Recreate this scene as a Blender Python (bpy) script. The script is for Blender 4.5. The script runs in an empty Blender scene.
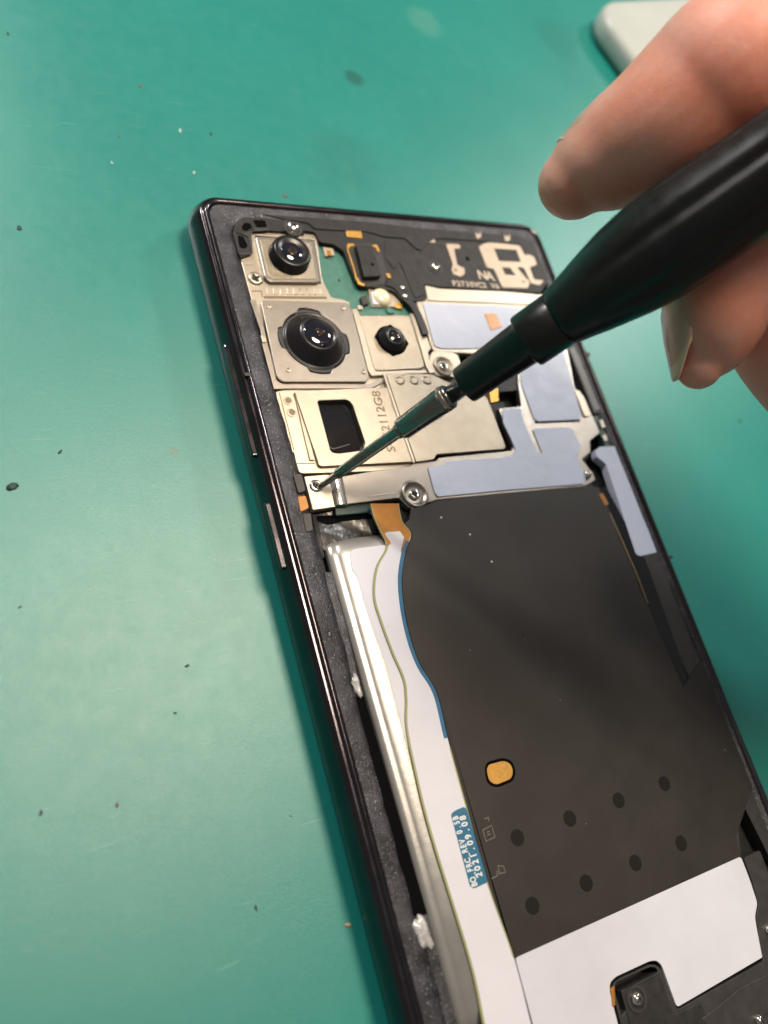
import bpy, bmesh, math, random
from mathutils import Vector, Matrix
random.seed(7)
# 1 Blender unit = 1 cm
sc = bpy.context.scene
sc.unit_settings.system = 'METRIC'; sc.unit_settings.scale_length = 0.01
COL = sc.collection
# ------------------------------------------------------------------ camera geometry
CX = Vector((0.86337565, -0.27546678, 0.42272987)); CY = Vector((0.09728176, 0.91297701, 0.39624391)); CZ = Vector((-0.49509469, -0.30098343, 0.81504001))
CAM = Vector((-5.37075395, -10.65329229, 12.6172991)); F = 855.0
def ray(px, py): return CX*((px-384)/F) + CY*(-(py-512)/F) - CZ
def at(px, py, z):
    r = ray(px, py); return CAM + r*((z-CAM.z)/r.z)
def cp(px, py, d): return CAM + ray(px, py)*d
def crop(x0, y0, s, pts): return [(x0+a/s, y0+b/s) for a, b in pts]

# ------------------------------------------------------------------ materials
def mat(name, base, rough=.5, metal=0, spec=.5, coat=0, coat_r=.1, sss=0, var=0, var_scale=3., bump=0, bump_scale=60., rvar=0, speck=0, speck_col=(.7,.7,.7), speck_scale=30, trans=0, aniso=0, var2=None, bump_dist=.01, detail=4):
    m = bpy.data.materials.new(name); m.use_nodes = True
    nt = m.node_tree; N = nt.nodes; L = nt.links
    b = N['Principled BSDF']
    b.inputs['Base Color'].default_value = (*base, 1); b.inputs['Roughness'].default_value = rough
    b.inputs['Metallic'].default_value = metal; b.inputs['Specular IOR Level'].default_value = spec
    b.inputs['Coat Weight'].default_value = coat; b.inputs['Coat Roughness'].default_value = coat_r
    b.inputs['Transmission Weight'].default_value = trans
    if sss:
        b.inputs['Subsurface Weight'].default_value = sss
        b.inputs['Subsurface Radius'].default_value = (1., .35, .2); b.inputs['Subsurface Scale'].default_value = .35
    tc = N.new('ShaderNodeTexCoord')
    def noise(scale, detail=detail, rough_=.6):
        n = N.new('ShaderNodeTexNoise'); n.inputs['Scale'].default_value = scale; n.inputs['Detail'].default_value = detail
        n.inputs['Roughness'].default_value = rough_
        L.new(tc.outputs['Object'], n.inputs['Vector']); return n
    csock = None
    if var:
        n = noise(var_scale); r = N.new('ShaderNodeValToRGB'); L.new(n.outputs['Fac'], r.inputs['Fac'])
        lo = [max(0, c*(1-var)) for c in base]; hi = [min(1, c*(1+var)) for c in base]
        if var2: hi = var2
        r.color_ramp.elements[0].position = .3; r.color_ramp.elements[1].position = .7
        r.color_ramp.elements[0].color = (*lo, 1); r.color_ramp.elements[1].color = (*hi, 1)
        csock = r.outputs['Color']
    if speck:
        n = noise(speck_scale, 6, .7); r = N.new('ShaderNodeValToRGB'); L.new(n.outputs['Fac'], r.inputs['Fac'])
        r.color_ramp.elements[0].position = 1-speck; r.color_ramp.elements[1].position = min(1, 1-speck+.06)
        r.color_ramp.elements[0].color = (0,0,0,1); r.color_ramp.elements[1].color = (1,1,1,1)
        mx = N.new('ShaderNodeMix'); mx.data_type = 'RGBA'
        L.new(r.outputs['Color'], mx.inputs['Factor']); mx.inputs['A'].default_value = (*base, 1); mx.inputs['B'].default_value = (*speck_col, 1)
        if csock: L.new(csock, mx.inputs['A'])
        csock = mx.outputs['Result']
    if csock: L.new(csock, b.inputs['Base Color'])
    if rvar:
        n = noise(var_scale*2.3); mr = N.new('ShaderNodeMapRange'); L.new(n.outputs['Fac'], mr.inputs['Value'])
        mr.inputs['From Min'].default_value = .3; mr.inputs['From Max'].default_value = .7
        mr.inputs['To Min'].default_value = max(.02, rough-rvar); mr.inputs['To Max'].default_value = min(1, rough+rvar)
        L.new(mr.outputs['Result'], b.inputs['Roughness'])
    if bump:
        n = noise(bump_scale, 3); bp = N.new('ShaderNodeBump'); bp.inputs['Strength'].default_value = bump; bp.inputs['Distance'].default_value = bump_dist
        L.new(n.outputs['Fac'], bp.inputs['Height']); L.new(bp.outputs['Normal'], b.inputs['Normal'])
    return m
M = {}
M['cream'] = mat('cream_metal', (.50,.44,.35), .35, .8, var=.06, var_scale=2.5, bump=.25, bump_scale=90)
M['gold'] = mat('brushed_gold_shield', (.38,.33,.26), .30, .95, var=.06, var_scale=4, bump=.5, bump_scale=70, rvar=.02)
M['steel'] = mat('nickel_silver', (.36,.325,.285), .33, .95, var=.06, var_scale=3, bump=.2, bump_scale=80, rvar=.02)
M['chrome'] = mat('polished_screw', (.78,.75,.70), .18, 1, var=.15, var_scale=12)
M['blackplastic'] = mat('black_plastic', (.021,.0195,.019), .48, 0, .35, var=.4, var_scale=5, bump=.4, bump_scale=45, speck=.34, speck_col=(.10,.097,.095), speck_scale=26)
M['charcoal'] = mat('charcoal_plastic', (.028,.026,.025), .5, var=.3, var_scale=5, bump=.2, bump_scale=50)
M['voidblack'] = mat('deep_black', (.003,.003,.003), .8, spec=.05)
M['cablebl'] = mat('cable_black', (.01,.01,.01), .35)
M['midframe'] = mat('dark_midframe', (.012,.012,.012), .5, 0, var=.4, var_scale=2)
M['glossblack'] = mat('gloss_black', (.008,.008,.010), .12, 0, coat=.5)
M['lensblack'] = mat('lens_barrel_black', (.010,.010,.011), .28, 0, var=.2, bump=.05, bump_scale=30)
M['glass'] = mat('lens_glass', (.004,.004,.012), .04, 0, spec=.9, coat=1, coat_r=.03)
M['coating'] = mat('lens_coating', (.03,.035,.10), .08, .6, coat=1, coat_r=.02, var=.9, var_scale=14, var2=(.16,.10,.07))
M['frame'] = mat('dark_burgundy_metal', (.10,.088,.096), .17, 1, var=.12, var_scale=1.2, rvar=.04, bump=.03, bump_scale=30)
M['ledge'] = mat('glue_residue_ledge', (.045,.045,.054), .33, .4, var=.7, var_scale=2.6, bump=.9, bump_scale=38, speck=.40, speck_col=(.42,.42,.42), speck_scale=34, bump_dist=.014)
M['pcb'] = mat('teal_pcb', (.060,.20,.155), .38, 0, var=.12, var_scale=8, bump=.2, bump_scale=60, coat=.3)
M['darkpcb'] = mat('dark_green_pcb', (.014,.045,.036), .35, 0, var=.3, var_scale=8)
M['goldpad'] = mat('gold_plate', (.60,.34,.09), .40, .9, var=.15, var_scale=14, bump=.3, bump_scale=40)
M['paper'] = mat('lavender_white_film', (.57,.62,.755), .42, 0, var=.035, var_scale=.9, bump=.28, bump_scale=1.3, coat=.08, coat_r=.25, bump_dist=.06, rvar=.06)
M['paper3'] = mat('white_battery_film', (.61,.62,.68), .42, 0, var=.05, var_scale=.8, bump=.25, bump_scale=1.0, bump_dist=.06, rvar=.06)
M['paper2'] = mat('white_flex_film', (.66,.66,.73), .45, 0, var=.03, var_scale=1.5, bump=.2, bump_scale=2.5, bump_dist=.02)
M['sheet'] = mat('graphite_sheet', (.026,.0225,.0195), .44, 0, .34, var=.16, var_scale=1.1, rvar=.05, bump=.35, bump_scale=70, speck=.24, speck_col=(.16,.15,.14), speck_scale=40)
M['dot'] = mat('graphite_window', (.0075,.0065,.006), .5, 0, .2, var=.1)
M['pouch'] = mat('battery_pouch_foil', (.40,.39,.37), .33, .65, var=.05, var_scale=1.0, bump=.10, bump_scale=5, rvar=.05, bump_dist=.03)
M['foil'] = mat('crumpled_dark_foil', (.07,.068,.066), .24, .7, var=.5, var_scale=1.6, bump=.35, bump_scale=2.2, bump_dist=.05)
M['copper'] = mat('amber_flex', (.42,.17,.022), .32, .15, var=.12, var_scale=6, bump=.1, bump_scale=40, coat=.4)
M['olive'] = mat('olive_edge', (.30,.31,.14), .45)
M['blueedge'] = mat('blue_flex_edge', (.012,.12,.25), .4, var=.2)
M['bluelabel'] = mat('blue_solder_mask', (.018,.135,.24), .4, var=.08)
M['ink'] = mat('white_ink', (.8,.82,.82), .6)
M['etch'] = mat('etched_mark', (.20,.14,.08), .5, .3)
M['print'] = mat('faint_grey_print', (.17,.17,.165), .55)
M['creamtrace'] = mat('cream_antenna_trace', (.50,.41,.31), .42, .3, var=.08, var_scale=8, bump=.2, bump_scale=50)
M['clearglue'] = mat('clear_glue', (.85,.84,.82), .10, 0, trans=.45, spec=.8, var=.05, var_scale=9, bump=.8, bump_scale=9, bump_dist=.06, coat=1)
M['drvblack'] = mat('screwdriver_black', (.007,.0075,.0075), .33, 0, .38, var=.2, var_scale=2, bump=.14, bump_scale=50, rvar=.07, coat=.1, coat_r=.2)
M['drvsteel'] = mat('screwdriver_steel', (.24,.245,.235), .26, 1, var=.12, var_scale=7, rvar=.05)
M['copperband'] = mat('copper_band', (.62,.42,.36), .3, 1)
M['nail'] = mat('fingernail', (.66,.38,.29), .30, 0, sss=.25, coat=.5, coat_r=.15, var=.06, var_scale=6)
M['nailrim'] = mat('fingernail_free_edge', (.74,.56,.40), .35, 0, sss=.2)
M['greyplastic'] = mat('pale_grey_plastic', (.47,.50,.47), .36, 0, var=.04, var_scale=.6, bump=.1, bump_scale=40)
M['led'] = mat('flash_led', (.85,.80,.55), .2, 0, coat=1)

def skin():
    m = bpy.data.materials.new('skin'); m.use_nodes = True; nt = m.node_tree; N = nt.nodes; L = nt.links
    b = N['Principled BSDF']; tc = N.new('ShaderNodeTexCoord')
    n = N.new('ShaderNodeTexNoise'); n.inputs['Scale'].default_value = 1.3; n.inputs['Detail'].default_value = 5; L.new(tc.outputs['Object'], n.inputs['Vector'])
    r = N.new('ShaderNodeValToRGB'); L.new(n.outputs['Fac'], r.inputs['Fac'])
    r.color_ramp.elements[0].position = .35; r.color_ramp.elements[0].color = (.90,.36,.25,1)
    r.color_ramp.elements[1].position = .68; r.color_ramp.elements[1].color = (.93,.48,.39,1)
    n3 = N.new('ShaderNodeTexNoise'); n3.inputs['Scale'].default_value = 14; n3.inputs['Detail'].default_value = 4; L.new(tc.outputs['Object'], n3.inputs['Vector'])
    mx = N.new('ShaderNodeMix'); mx.data_type = 'RGBA'; mx.blend_type = 'MULTIPLY'; mx.inputs['Factor'].default_value = .22
    L.new(r.outputs['Color'], mx.inputs['A']); L.new(n3.outputs['Color'], mx.inputs['B']); L.new(mx.outputs['Result'], b.inputs['Base Color'])
    b.inputs['Roughness'].default_value = .50; b.inputs['Subsurface Weight'].default_value = .7
    b.inputs['Subsurface Radius'].default_value = (1., .3, .15); b.inputs['Subsurface Scale'].default_value = .45
    v = N.new('ShaderNodeTexVoronoi'); v.inputs['Scale'].default_value = 26; v.feature = 'DISTANCE_TO_EDGE'; L.new(tc.outputs['Object'], v.inputs['Vector'])
    w = N.new('ShaderNodeTexNoise'); w.inputs['Scale'].default_value = 9; L.new(tc.outputs['Object'], w.inputs['Vector'])
    ad = N.new('ShaderNodeMath'); ad.operation = 'ADD'; L.new(v.outputs['Distance'], ad.inputs[0]); L.new(w.outputs['Fac'], ad.inputs[1])
    bp = N.new('ShaderNodeBump'); bp.inputs['Strength'].default_value = .18; bp.inputs['Distance'].default_value = .02
    L.new(ad.outputs[0], bp.inputs['Height']); L.new(bp.outputs['Normal'], b.inputs['Normal'])
    return m
M['skin'] = skin()

def mat_surface():
    m = bpy.data.materials.new('teal_work_mat'); m.use_nodes = True; nt = m.node_tree; N = nt.nodes; L = nt.links
    b = N['Principled BSDF']; tc = N.new('ShaderNodeTexCoord')
    def noise(s, d=4, r=.6, src=None):
        n = N.new('ShaderNodeTexNoise'); n.inputs['Scale'].default_value = s; n.inputs['Detail'].default_value = d; n.inputs['Roughness'].default_value = r
        L.new(src or tc.outputs['Object'], n.inputs['Vector']); return n
    def ramp(sock, a, c, ca, cc):
        r = N.new('ShaderNodeValToRGB'); L.new(sock, r.inputs['Fac']); e = r.color_ramp.elements
        e[0].position = a; e[1].position = c; e[0].color = (*ca, 1); e[1].color = (*cc, 1); return r.outputs['Color']
    def mix(fac, A, B, mode='MIX'):
        x = N.new('ShaderNodeMix'); x.data_type = 'RGBA'; x.blend_type = mode
        for k, s in (('Factor', fac), ('A', A), ('B', B)):
            if isinstance(s, (int, float)): x.inputs[k].default_value = s
            elif isinstance(s, tuple): x.inputs[k].default_value = (*s, 1)
            else: L.new(s, x.inputs[k])
        return x.outputs['Result']
    c = ramp(noise(.22, 3).outputs['Fac'], .3, .7, (.009,.215,.182), (.013,.243,.205))
    c = mix(ramp(noise(1.1, 5, .7).outputs['Fac'], .5, .75, (0,0,0), (.5,.5,.5)), c, (.025,.225,.190))
    # pale worn fibres and darker specks
    c = mix(ramp(noise(22, 5, .75).outputs['Fac'], .62, .80, (0,0,0), (.30,.30,.30)), c, (.13,.34,.28))
    c = mix(ramp(noise(5.5, 6, .8).outputs['Fac'], .705, .76, (0,0,0), (.55,.55,.55)), c, (.02,.11,.095))
    # scratches: stretched noise in two directions
    for rot, thr in ((.5, .69), (-.9, .70), (1.7, .71), (1.1, .70)):
        mp = N.new('ShaderNodeMapping'); mp.inputs['Rotation'].default_value = (0,0,rot); mp.inputs['Scale'].default_value = (.5, 14, 1)
        L.new(tc.outputs['Object'], mp.inputs['Vector'])
        c = mix(ramp(noise(1.3, 3, .6, mp.outputs['Vector']).outputs['Fac'], thr, thr+.03, (0,0,0), (.4,.4,.4)), c, (.13,.36,.30))
    # stains and spots with a place of their own; widest ones: painted cast shadows
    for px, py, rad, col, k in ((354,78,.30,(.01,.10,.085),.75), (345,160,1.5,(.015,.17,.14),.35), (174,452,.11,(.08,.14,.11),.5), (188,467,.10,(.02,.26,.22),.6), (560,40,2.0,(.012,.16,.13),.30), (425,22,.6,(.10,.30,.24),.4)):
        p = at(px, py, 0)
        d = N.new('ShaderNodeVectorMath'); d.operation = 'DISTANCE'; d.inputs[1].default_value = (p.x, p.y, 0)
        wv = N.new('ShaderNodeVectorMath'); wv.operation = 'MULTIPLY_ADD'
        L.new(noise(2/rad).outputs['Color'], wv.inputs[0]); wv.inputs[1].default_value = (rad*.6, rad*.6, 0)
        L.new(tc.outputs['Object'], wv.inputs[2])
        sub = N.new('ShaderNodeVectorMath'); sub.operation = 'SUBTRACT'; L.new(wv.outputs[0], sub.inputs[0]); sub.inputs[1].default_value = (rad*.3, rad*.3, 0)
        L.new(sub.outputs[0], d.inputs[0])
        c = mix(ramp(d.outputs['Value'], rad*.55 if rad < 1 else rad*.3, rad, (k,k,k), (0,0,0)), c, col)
    L.new(c, b.inputs['Base Color'])
    r = N.new('ShaderNodeMapRange'); L.new(noise(3.0, 6, .7).outputs['Fac'], r.inputs['Value']); r.inputs['From Min'].default_value = .3; r.inputs['From Max'].default_value = .7
    r.inputs['To Min'].default_value = .29; r.inputs['To Max'].default_value = .36; L.new(r.outputs['Result'], b.inputs['Roughness'])
    b.inputs['Specular IOR Level'].default_value = .8
    h = N.new('ShaderNodeMath'); h.operation = 'MULTIPLY_ADD'; h.inputs[1].default_value = .45
    L.new(noise(9, 5, .7).outputs['Fac'], h.inputs[0]); L.new(noise(34, 6, .8).outputs['Fac'], h.inputs[2])
    bp = N.new('ShaderNodeBump'); bp.inputs['Strength'].default_value = .25; bp.inputs['Distance'].default_value = .018
    L.new(h.outputs[0], bp.inputs['Height']); L.new(bp.outputs['Normal'], b.inputs['Normal'])
    return m
M['mat'] = mat_surface()

# ------------------------------------------------------------------ helpers
def tag(o, label=None, cat=None, group=None, kind=None):
    if label: o['label'] = label
    if cat: o['category'] = cat
    if group: o['group'] = group
    if kind: o['kind'] = kind
    return o
def empty(name, loc=(0,0,0)):
    o = bpy.data.objects.new(name, None); COL.objects.link(o); o.location = loc; o.empty_display_size = .5; return o
def link(name, bm, m, parent=None, smooth=False, bevel=0, seg=2, recalc=True):
    if recalc: bmesh.ops.recalc_face_normals(bm, faces=bm.faces)
    me = bpy.data.meshes.new(name); bm.to_mesh(me); bm.free()
    o = bpy.data.objects.new(name, me); COL.objects.link(o)
    me.materials.append(M[m] if isinstance(m, str) else m)
    if smooth: me.polygons.foreach_set('use_smooth', [True]*len(me.polygons))
    if bevel:
        b = o.modifiers.new('bevel', 'BEVEL'); b.width = bevel; b.segments = seg; b.limit_method = 'ANGLE'; b.angle_limit = math.radians(35)
        b.use_clamp_overlap = True
    if parent:
        o.parent = parent
        pm = parent; off = Matrix.Identity(4)
        while pm: off = Matrix.Translation(pm.location) @ off if False else off; pm = pm.parent
    return o
def rnd(pts, r, n=4):
    out = []; k = len(pts)
    for i in range(k):
        a, b, c = Vector(pts[i-1][:2]), Vector(pts[i][:2]), Vector(pts[(i+1) % k][:2])
        la, lc = (a-b).length, (c-b).length
        if la < 1e-6 or lc < 1e-6: continue
        d = min(r, la*.45, lc*.45)
        p, q = b+(a-b)*(d/la), b+(c-b)*(d/lc)
        for j in range(n+1):
            t = j/n; out.append(p*(1-t)**2 + b*2*t*(1-t) + q*t*t)
    return out
def prism(loops, z0, z1, ztop=None):
    """loops: outer then holes, world xy."""
    bm = bmesh.new()
    rings = []
    for lp in loops:
        vs = [bm.verts.new((p[0], p[1], z1 if ztop is None else ztop(p))) for p in lp]
        es = [bm.edges.new((vs[i], vs[(i+1) % len(vs)])) for i in range(len(vs))]
        rings.append((vs, es))
    if len(loops) == 1: faces = [bm.faces.new(rings[0][0])]
    else:
        g = bmesh.ops.triangle_fill(bm, use_beauty=True, use_dissolve=True, edges=[e for _, es in rings for e in es])
        faces = [f for f in bm.faces]
    bmesh.ops.recalc_face_normals(bm, faces=bm.faces)
    if faces[0].normal.z < 0: bmesh.ops.reverse_faces(bm, faces=bm.faces[:])
    for vs, _ in rings:
        lo = [bm.verts.new((v.co.x, v.co.y, z0)) for v in vs]
        n = len(vs)
        for i in range(n): bm.faces.new((vs[i], vs[(i+1) % n], lo[(i+1) % n], lo[i]))
    return bm
def W(pts, z): return [at(x, y, z).xy for x, y in pts]
def plate(name, px, z0, z1, m, parent=None, r=.05, bevel=.012, holes=(), world=False, hr=None):
    lp = [rnd(px if world else W(px, z1), r)] + [rnd(h if world else W(h, z1), r if hr is None else hr) for h in holes]
    return link(name, prism(lp, z0, z1), m, parent, bevel=bevel)
def circ(c, r, n=32, ry=None, a0=0): return [(c[0]+r*math.cos(a0+2*math.pi*i/n), c[1]+(ry or r)*math.sin(a0+2*math.pi*i/n)) for i in range(n)]
def lathe(prof, axis_o=(0,0,0), axis=(0,0,1), n=48, mod=None, cap=True):
    """prof: (t, r)."""
    bm = bmesh.new(); ax = Vector(axis).normalized(); o = Vector(axis_o)
    u = ax.orthogonal().normalized() if abs(ax.z) < .999 else Vector((1,0,0)); v = ax.cross(u)
    rings = []
    for t, r in prof:
        ring = []
        for i in range(n):
            th = 2*math.pi*i/n; rr = r*(mod(t, th) if mod else 1)
            ring.append(bm.verts.new(o+ax*t+(u*math.cos(th)+v*math.sin(th))*rr))
        rings.append(ring)
    for a, b in zip(rings, rings[1:]):
        for i in range(n): bm.faces.new((a[i], a[(i+1) % n], b[(i+1) % n], b[i]))
    if cap: bm.faces.new(rings[0]); bm.faces.new(rings[-1])
    return bm
def wpos(px, py, z): return at(px, py, z)
def ribbon(name, px, w, z0, z1, m, parent, px_mode=True):
    """thin strip following a line of pixels, w wide, on the plane z1"""
    p = [Vector(at(x, y, z1).xy) for x, y in px] if px_mode else [Vector(q) for q in px]
    L_, R_ = [], []
    for i, q in enumerate(p):
        d = (p[min(i+1, len(p)-1)]-p[max(i-1, 0)]).normalized(); nrm = Vector((-d.y, d.x))*w/2
        L_.append(q+nrm); R_.append(q-nrm)
    return link(name, prism([L_+R_[::-1]], z0, z1), m, parent)
def smooth_line(pts, n=6):
    out = []; k = len(pts)
    for i in range(k-1):
        p0, p1, p2, p3 = [Vector(pts[j][:]) for j in (max(i-1,0), i, i+1, min(i+2,k-1))]
        for j in range(n):
            t = j/n
            out.append(.5*((2*p1)+(p2-p0)*t+(2*p0-5*p1+4*p2-p3)*t*t+(-p0+3*p1-3*p2+p3)*t**3))
    out.append(Vector(pts[-1][:])); return out
def text(name, body, size, loc, rot, m, parent, ext=.002, spacing=1., align='LEFT', sx=1.):
    cu = bpy.data.curves.new(name, 'FONT'); cu.body = body; cu.size = size; cu.extrude = ext; cu.space_character = spacing; cu.align_x = align
    cu.offset = size*.004
    t = bpy.data.objects.new(name, cu); COL.objects.link(t); dg = bpy.context.evaluated_depsgraph_get()
    me = bpy.data.meshes.new_from_object(t.evaluated_get(dg)); bpy.data.objects.remove(t)
    me.transform(Matrix.Translation(loc) @ Matrix.Rotation(rot, 4, 'Z') @ Matrix.Diagonal((sx,1,1,1)))
    o = bpy.data.objects.new(name, me); COL.objects.link(o); me.materials.clear(); me.materials.append(M[m]); o.parent = parent; return o

# ------------------------------------------------------------------ work mat
bm = bmesh.new(); bmesh.ops.create_grid(bm, x_segments=1, y_segments=1, size=90)
g = link('work_mat', bm, 'mat'); tag(g, kind='structure')

# ------------------------------------------------------------------ phone
phone = empty('smartphone', (0,0,0))
tag(phone, 'opened black smartphone without its back cover, cameras and battery exposed, on the teal mat', 'smartphone')
PW, PH = 7.80, 16.3
def rrect(x0, y0, x1, y1, r, z, n=8):
    out = []
    for cx, cy, a in ((x1-r, y1-r, 0), (x0+r, y1-r, 90), (x0+r, y0+r, 180), (x1-r, y0+r, 270)):
        for j in range(n+1):
            th = math.radians(a+90*j/n); out.append((cx+r*math.cos(th), cy+r*math.sin(th), z))
    return out
def loft(loops, close_end=False, close_start=False):
    bm = bmesh.new(); R = [[bm.verts.new(p) for p in lp] for lp in loops]
    for a, b in zip(R, R[1:]):
        n = len(a)
        for i in range(n): bm.faces.new((a[i], a[(i+1) % n], b[(i+1) % n], b[i]))
    if close_end: bm.faces.new(R[-1])
    if close_start: bm.faces.new(R[0])
    return bm
RC = .34
prof = [(-.10,.70),(-.10,.80),(-.065,.835),(-.03,.85),(0,.845),(.015,.80),(.03,.79),(.05,.80),(.075,.785),(.13,.70),(.18,.58),(.20,.45),(.19,.32),(.14,.18),(.06,.08),(-.10,.02)]
fr = link('frame', loft([rrect(-d, -PH-d, PW+d, d+.14, RC+d, z) for d, z in prof], close_end=True), 'frame', phone, smooth=True)
# sloping glue ledge
def ledge_loop(l, t, r, b, rad, z, jit=0, m=60):
    base = rrect(l, -PH+b, PW-r, -t, rad, z); out = []; n = 9
    rg = random.Random(5); ph = [rg.uniform(0, 6) for _ in range(4)]
    for c_ in range(4):
        out += base[c_*n:(c_+1)*n]; p_, q_ = Vector(base[c_*n+n-1]), Vector(base[((c_+1)*n) % 36])
        d = (q_-p_).normalized(); nn = Vector((-d.y, d.x, 0))
        for k_ in range(1, m):
            w_ = k_*(q_-p_).length/m
            out.append(tuple(p_.lerp(q_, k_/m)+nn*jit*(math.sin(w_*7+ph[0])*.5+math.sin(w_*17+ph[1])*.5+math.sin(w_*31+ph[2])*.5)+Vector((0,0,jit*.3*math.sin(w_*9+ph[3])))))
    return out
lg = loft([ledge_loop(.10,-.04,.10,.10,.26,.80), ledge_loop(.16,.03,.14,.2,.25,.795), ledge_loop(.33,.25,.19,.5,.22,.765,.006), ledge_loop(.48,.43,.235,.9,.15,.735,.012), ledge_loop(.495,.445,.24,.92,.14,.50,.012)])
link('glue_ledge', lg, 'ledge', phone, smooth=True)
# floor of the frame
plate('midframe', [(.2,-.2),(7.6,-.2),(7.6,-16.1),(.2,-16.1)], .40, .50, 'midframe', phone, r=.1, world=True, bevel=0)
# side keys
def side_key(y0, y1, name, lab):
    bm = loft([[(x, y, z) for y, z in rnd([(y0,.60),(y1,.60),(y1,.685),(y0,.685)], .04)] for x in (-.08,-.222)], True, True)
    o = link(name, bm, 'frame', phone, bevel=.02); o['label'] = lab
side_key(-2.88, -5.02, 'volume_key', 'long volume key on the left edge')
side_key(-5.85, -7.00, 'power_key', 'shorter power key on the left edge')
# ticks where antenna breaks cross the rim
for (x, y) in ((-.02,-3.55),(7.82,-3.2),(7.82,-7.9)):
    s = -1 if x < 1 else 1
    link('antenna_break', prism([[(x-.04,y),(x+.07,y),(x+.07,y-.06),(x-.04,y-.06)]], .78, .8535), 'charcoal', phone)

Z = dict(a=(190,185,6.4), b=(300,190,5.908), c=(420,200,4.8), d=(250,370,7.68), e=(280,450,7.31), f=(340,330,5.486), g=(370,440,5.908), h=(480,340,4.8), i=(440,220,6.4), j=(240,220,7.68), k=(260,290,4.8), l=(590,880,4.315), m=(560,420,3.657), n=(330,640,5.12))
def q(key, *pts): return crop(*Z[key], pts)

# ---- green board
plate('circuit_board', [(312,236),(352,240),(372,284),(425,300),(430,322),(356,322),(340,305),(322,300)], .52, .66, 'pcb', phone, r=.04)
board = bpy.data.objects['circuit_board']
def screw(px, py, z, r, parent, name='screw', dome=False, m='chrome', cross=True):
    c = at(px, py, z)
    if dome: pr = [(-.05,r),(0,r),(.035,r*.92),(.06,r*.7),(.075,r*.35),(.078,r*.05)]
    else: pr = [(-.06,r*1.0),(.0,r*1.0),(.022,r*.92),(.030,r*.62),(.028,r*.55),(-.004,r*.30),(-.008,r*.05)]
    o = link(name, lathe(pr, c, n=28), m, parent, smooth=True)
    if cross:
        for a in (.4, .4+math.pi/2):
            u = Vector((math.cos(a), math.sin(a))); v = Vector((-u.y, u.x)); s, w_ = r*.62, r*.13
            P_ = [c.xy+u*s+v*w_, c.xy-u*s+v*w_, c.xy-u*s-v*w_, c.xy+u*s-v*w_]
            zz = z+(.081 if dome else .0315)
            link('slot', prism([P_], zz-.02, zz), 'charcoal', o)
    return o
def box_px(name, pts, z0, z1, m, parent, r=.03, bevel=.01): return plate(name, pts, z0, z1, m, parent, r=r, bevel=bevel)
# tiny board components
o = box_px('capacitor', q('b',(135,335),(195,345),(205,385),(150,390)), .65, .71, 'creamtrace', board, .01)
box_px('capacitor_end', q('b',(158,355),(180,358),(186,385),(165,388)), .65, .725, 'copper', board, .01)
link('via', lathe([(-.005,.035),(.003,.03)], at(339,280.5,.66), n=12), 'darkpcb', board)
box_px('sensor_chip', q('b',(358,630),(395,620),(412,670),(372,680)), .65, .74, 'charcoal', board, .02)
sk = box_px('flash_socket', q('b',(400,572),(560,578),(600,690),(425,690)), .65, .70, 'creamtrace', board, .03)
c = at(*q('b',(480,636))[0], .70)
link('flash_led', lathe([(0,.20),(.03,.20),(.07,.16),(.095,.09),(.10,.01)], c, n=24), 'led', board, smooth=True)
box_px('flash_frame', q('b',(418,600),(470,592),(470,676),(432,676)), .69, .735, 'paper2', board, .03)
box_px('solder_pad', q('b',(560,668),(600,672),(606,700),(568,698)), .65, .71, 'goldpad', board, .01)
for pts in (((340,680),(372,682),(372,704),(345,706)), ((250,655),(290,660),(296,690),(275,690)), ((510,700),(530,690),(560,725),(520,726))):
    box_px('solder_pad', q('b',*pts), .65, .70, 'cream' if pts[0][0] < 400 else 'pcb', board, .01)

# ---- black antenna cover with vents
cover_pts = [(233,233),(236,222),(245,215),(262,212),(300,215),(368,220),(430,227),(528,234),(534,240),(548,281),(541,293),(502,290),(440,287),(424,284),(427,300),(418,301),(402,300),(394,291),(368,286),(362,287),(356,281),(349,264),(344,251),(334,244),(320,242),(315,232),(303,230.5),(275,231),(251,228.5),(247,232),(252,254),(240,258)]
vA = q('a',(306,322),(340,328),(372,388),(352,408),(318,398)); vB = q('a',(402,224),(480,224),(494,268),(428,270)); vC = q('a',(328,272),(350,240),(388,246),(402,282),(350,296))
cover = plate('antenna_cover', cover_pts, .60, .775, 'blackplastic', phone, r=.06, bevel=.012, holes=(vA, vB, vC), hr=.04)
up = [(262,214),(300,217),(368,222),(430,229),(520,236),(522,244),(470,240),(440,238),(432,240),(421,250),(417,249),(405,238),(385,236.5),(368,231.5),(330,229.5),(315,228.5),(308,222.5),(285,219)]
for v_ in (vA, vB, vC): plate('vent_shade', v_, .70, .771, 'voidblack', cover, r=.02, bevel=0)  # black plates colour in the shade down the vents
plate('raised_rib', up, .77, .800, 'blackplastic', cover, r=.05)
for pts in ([(368,242),(404,246),(417,275),(408,272),(399,262)], ):
    pass
plate('raised_pad', q('b',(500,290),(620,305),(665,400),(735,620),(680,640),(612,470),(585,420),(560,470),(505,400)), .77, .792, 'blackplastic', cover, r=.05)
for pts in ([(396,262),(402,275)], [(412,245),(419,258)], [(432,243),(470,247)], [(470,262),(474,268)]):
    ribbon('seam', pts, .035, .76, .780, 'charcoal' if len(pts) else '', cover)
plate('vent_rim', q('a',(296,300),(330,316),(352,300),(404,290),(412,276),(500,276),(506,290),(410,296),(392,300),(402,440),(318,448),(310,436),(392,430),(372,330),(340,318)), .77, .790, 'charcoal', cover, r=.02, bevel=.005)
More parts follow.
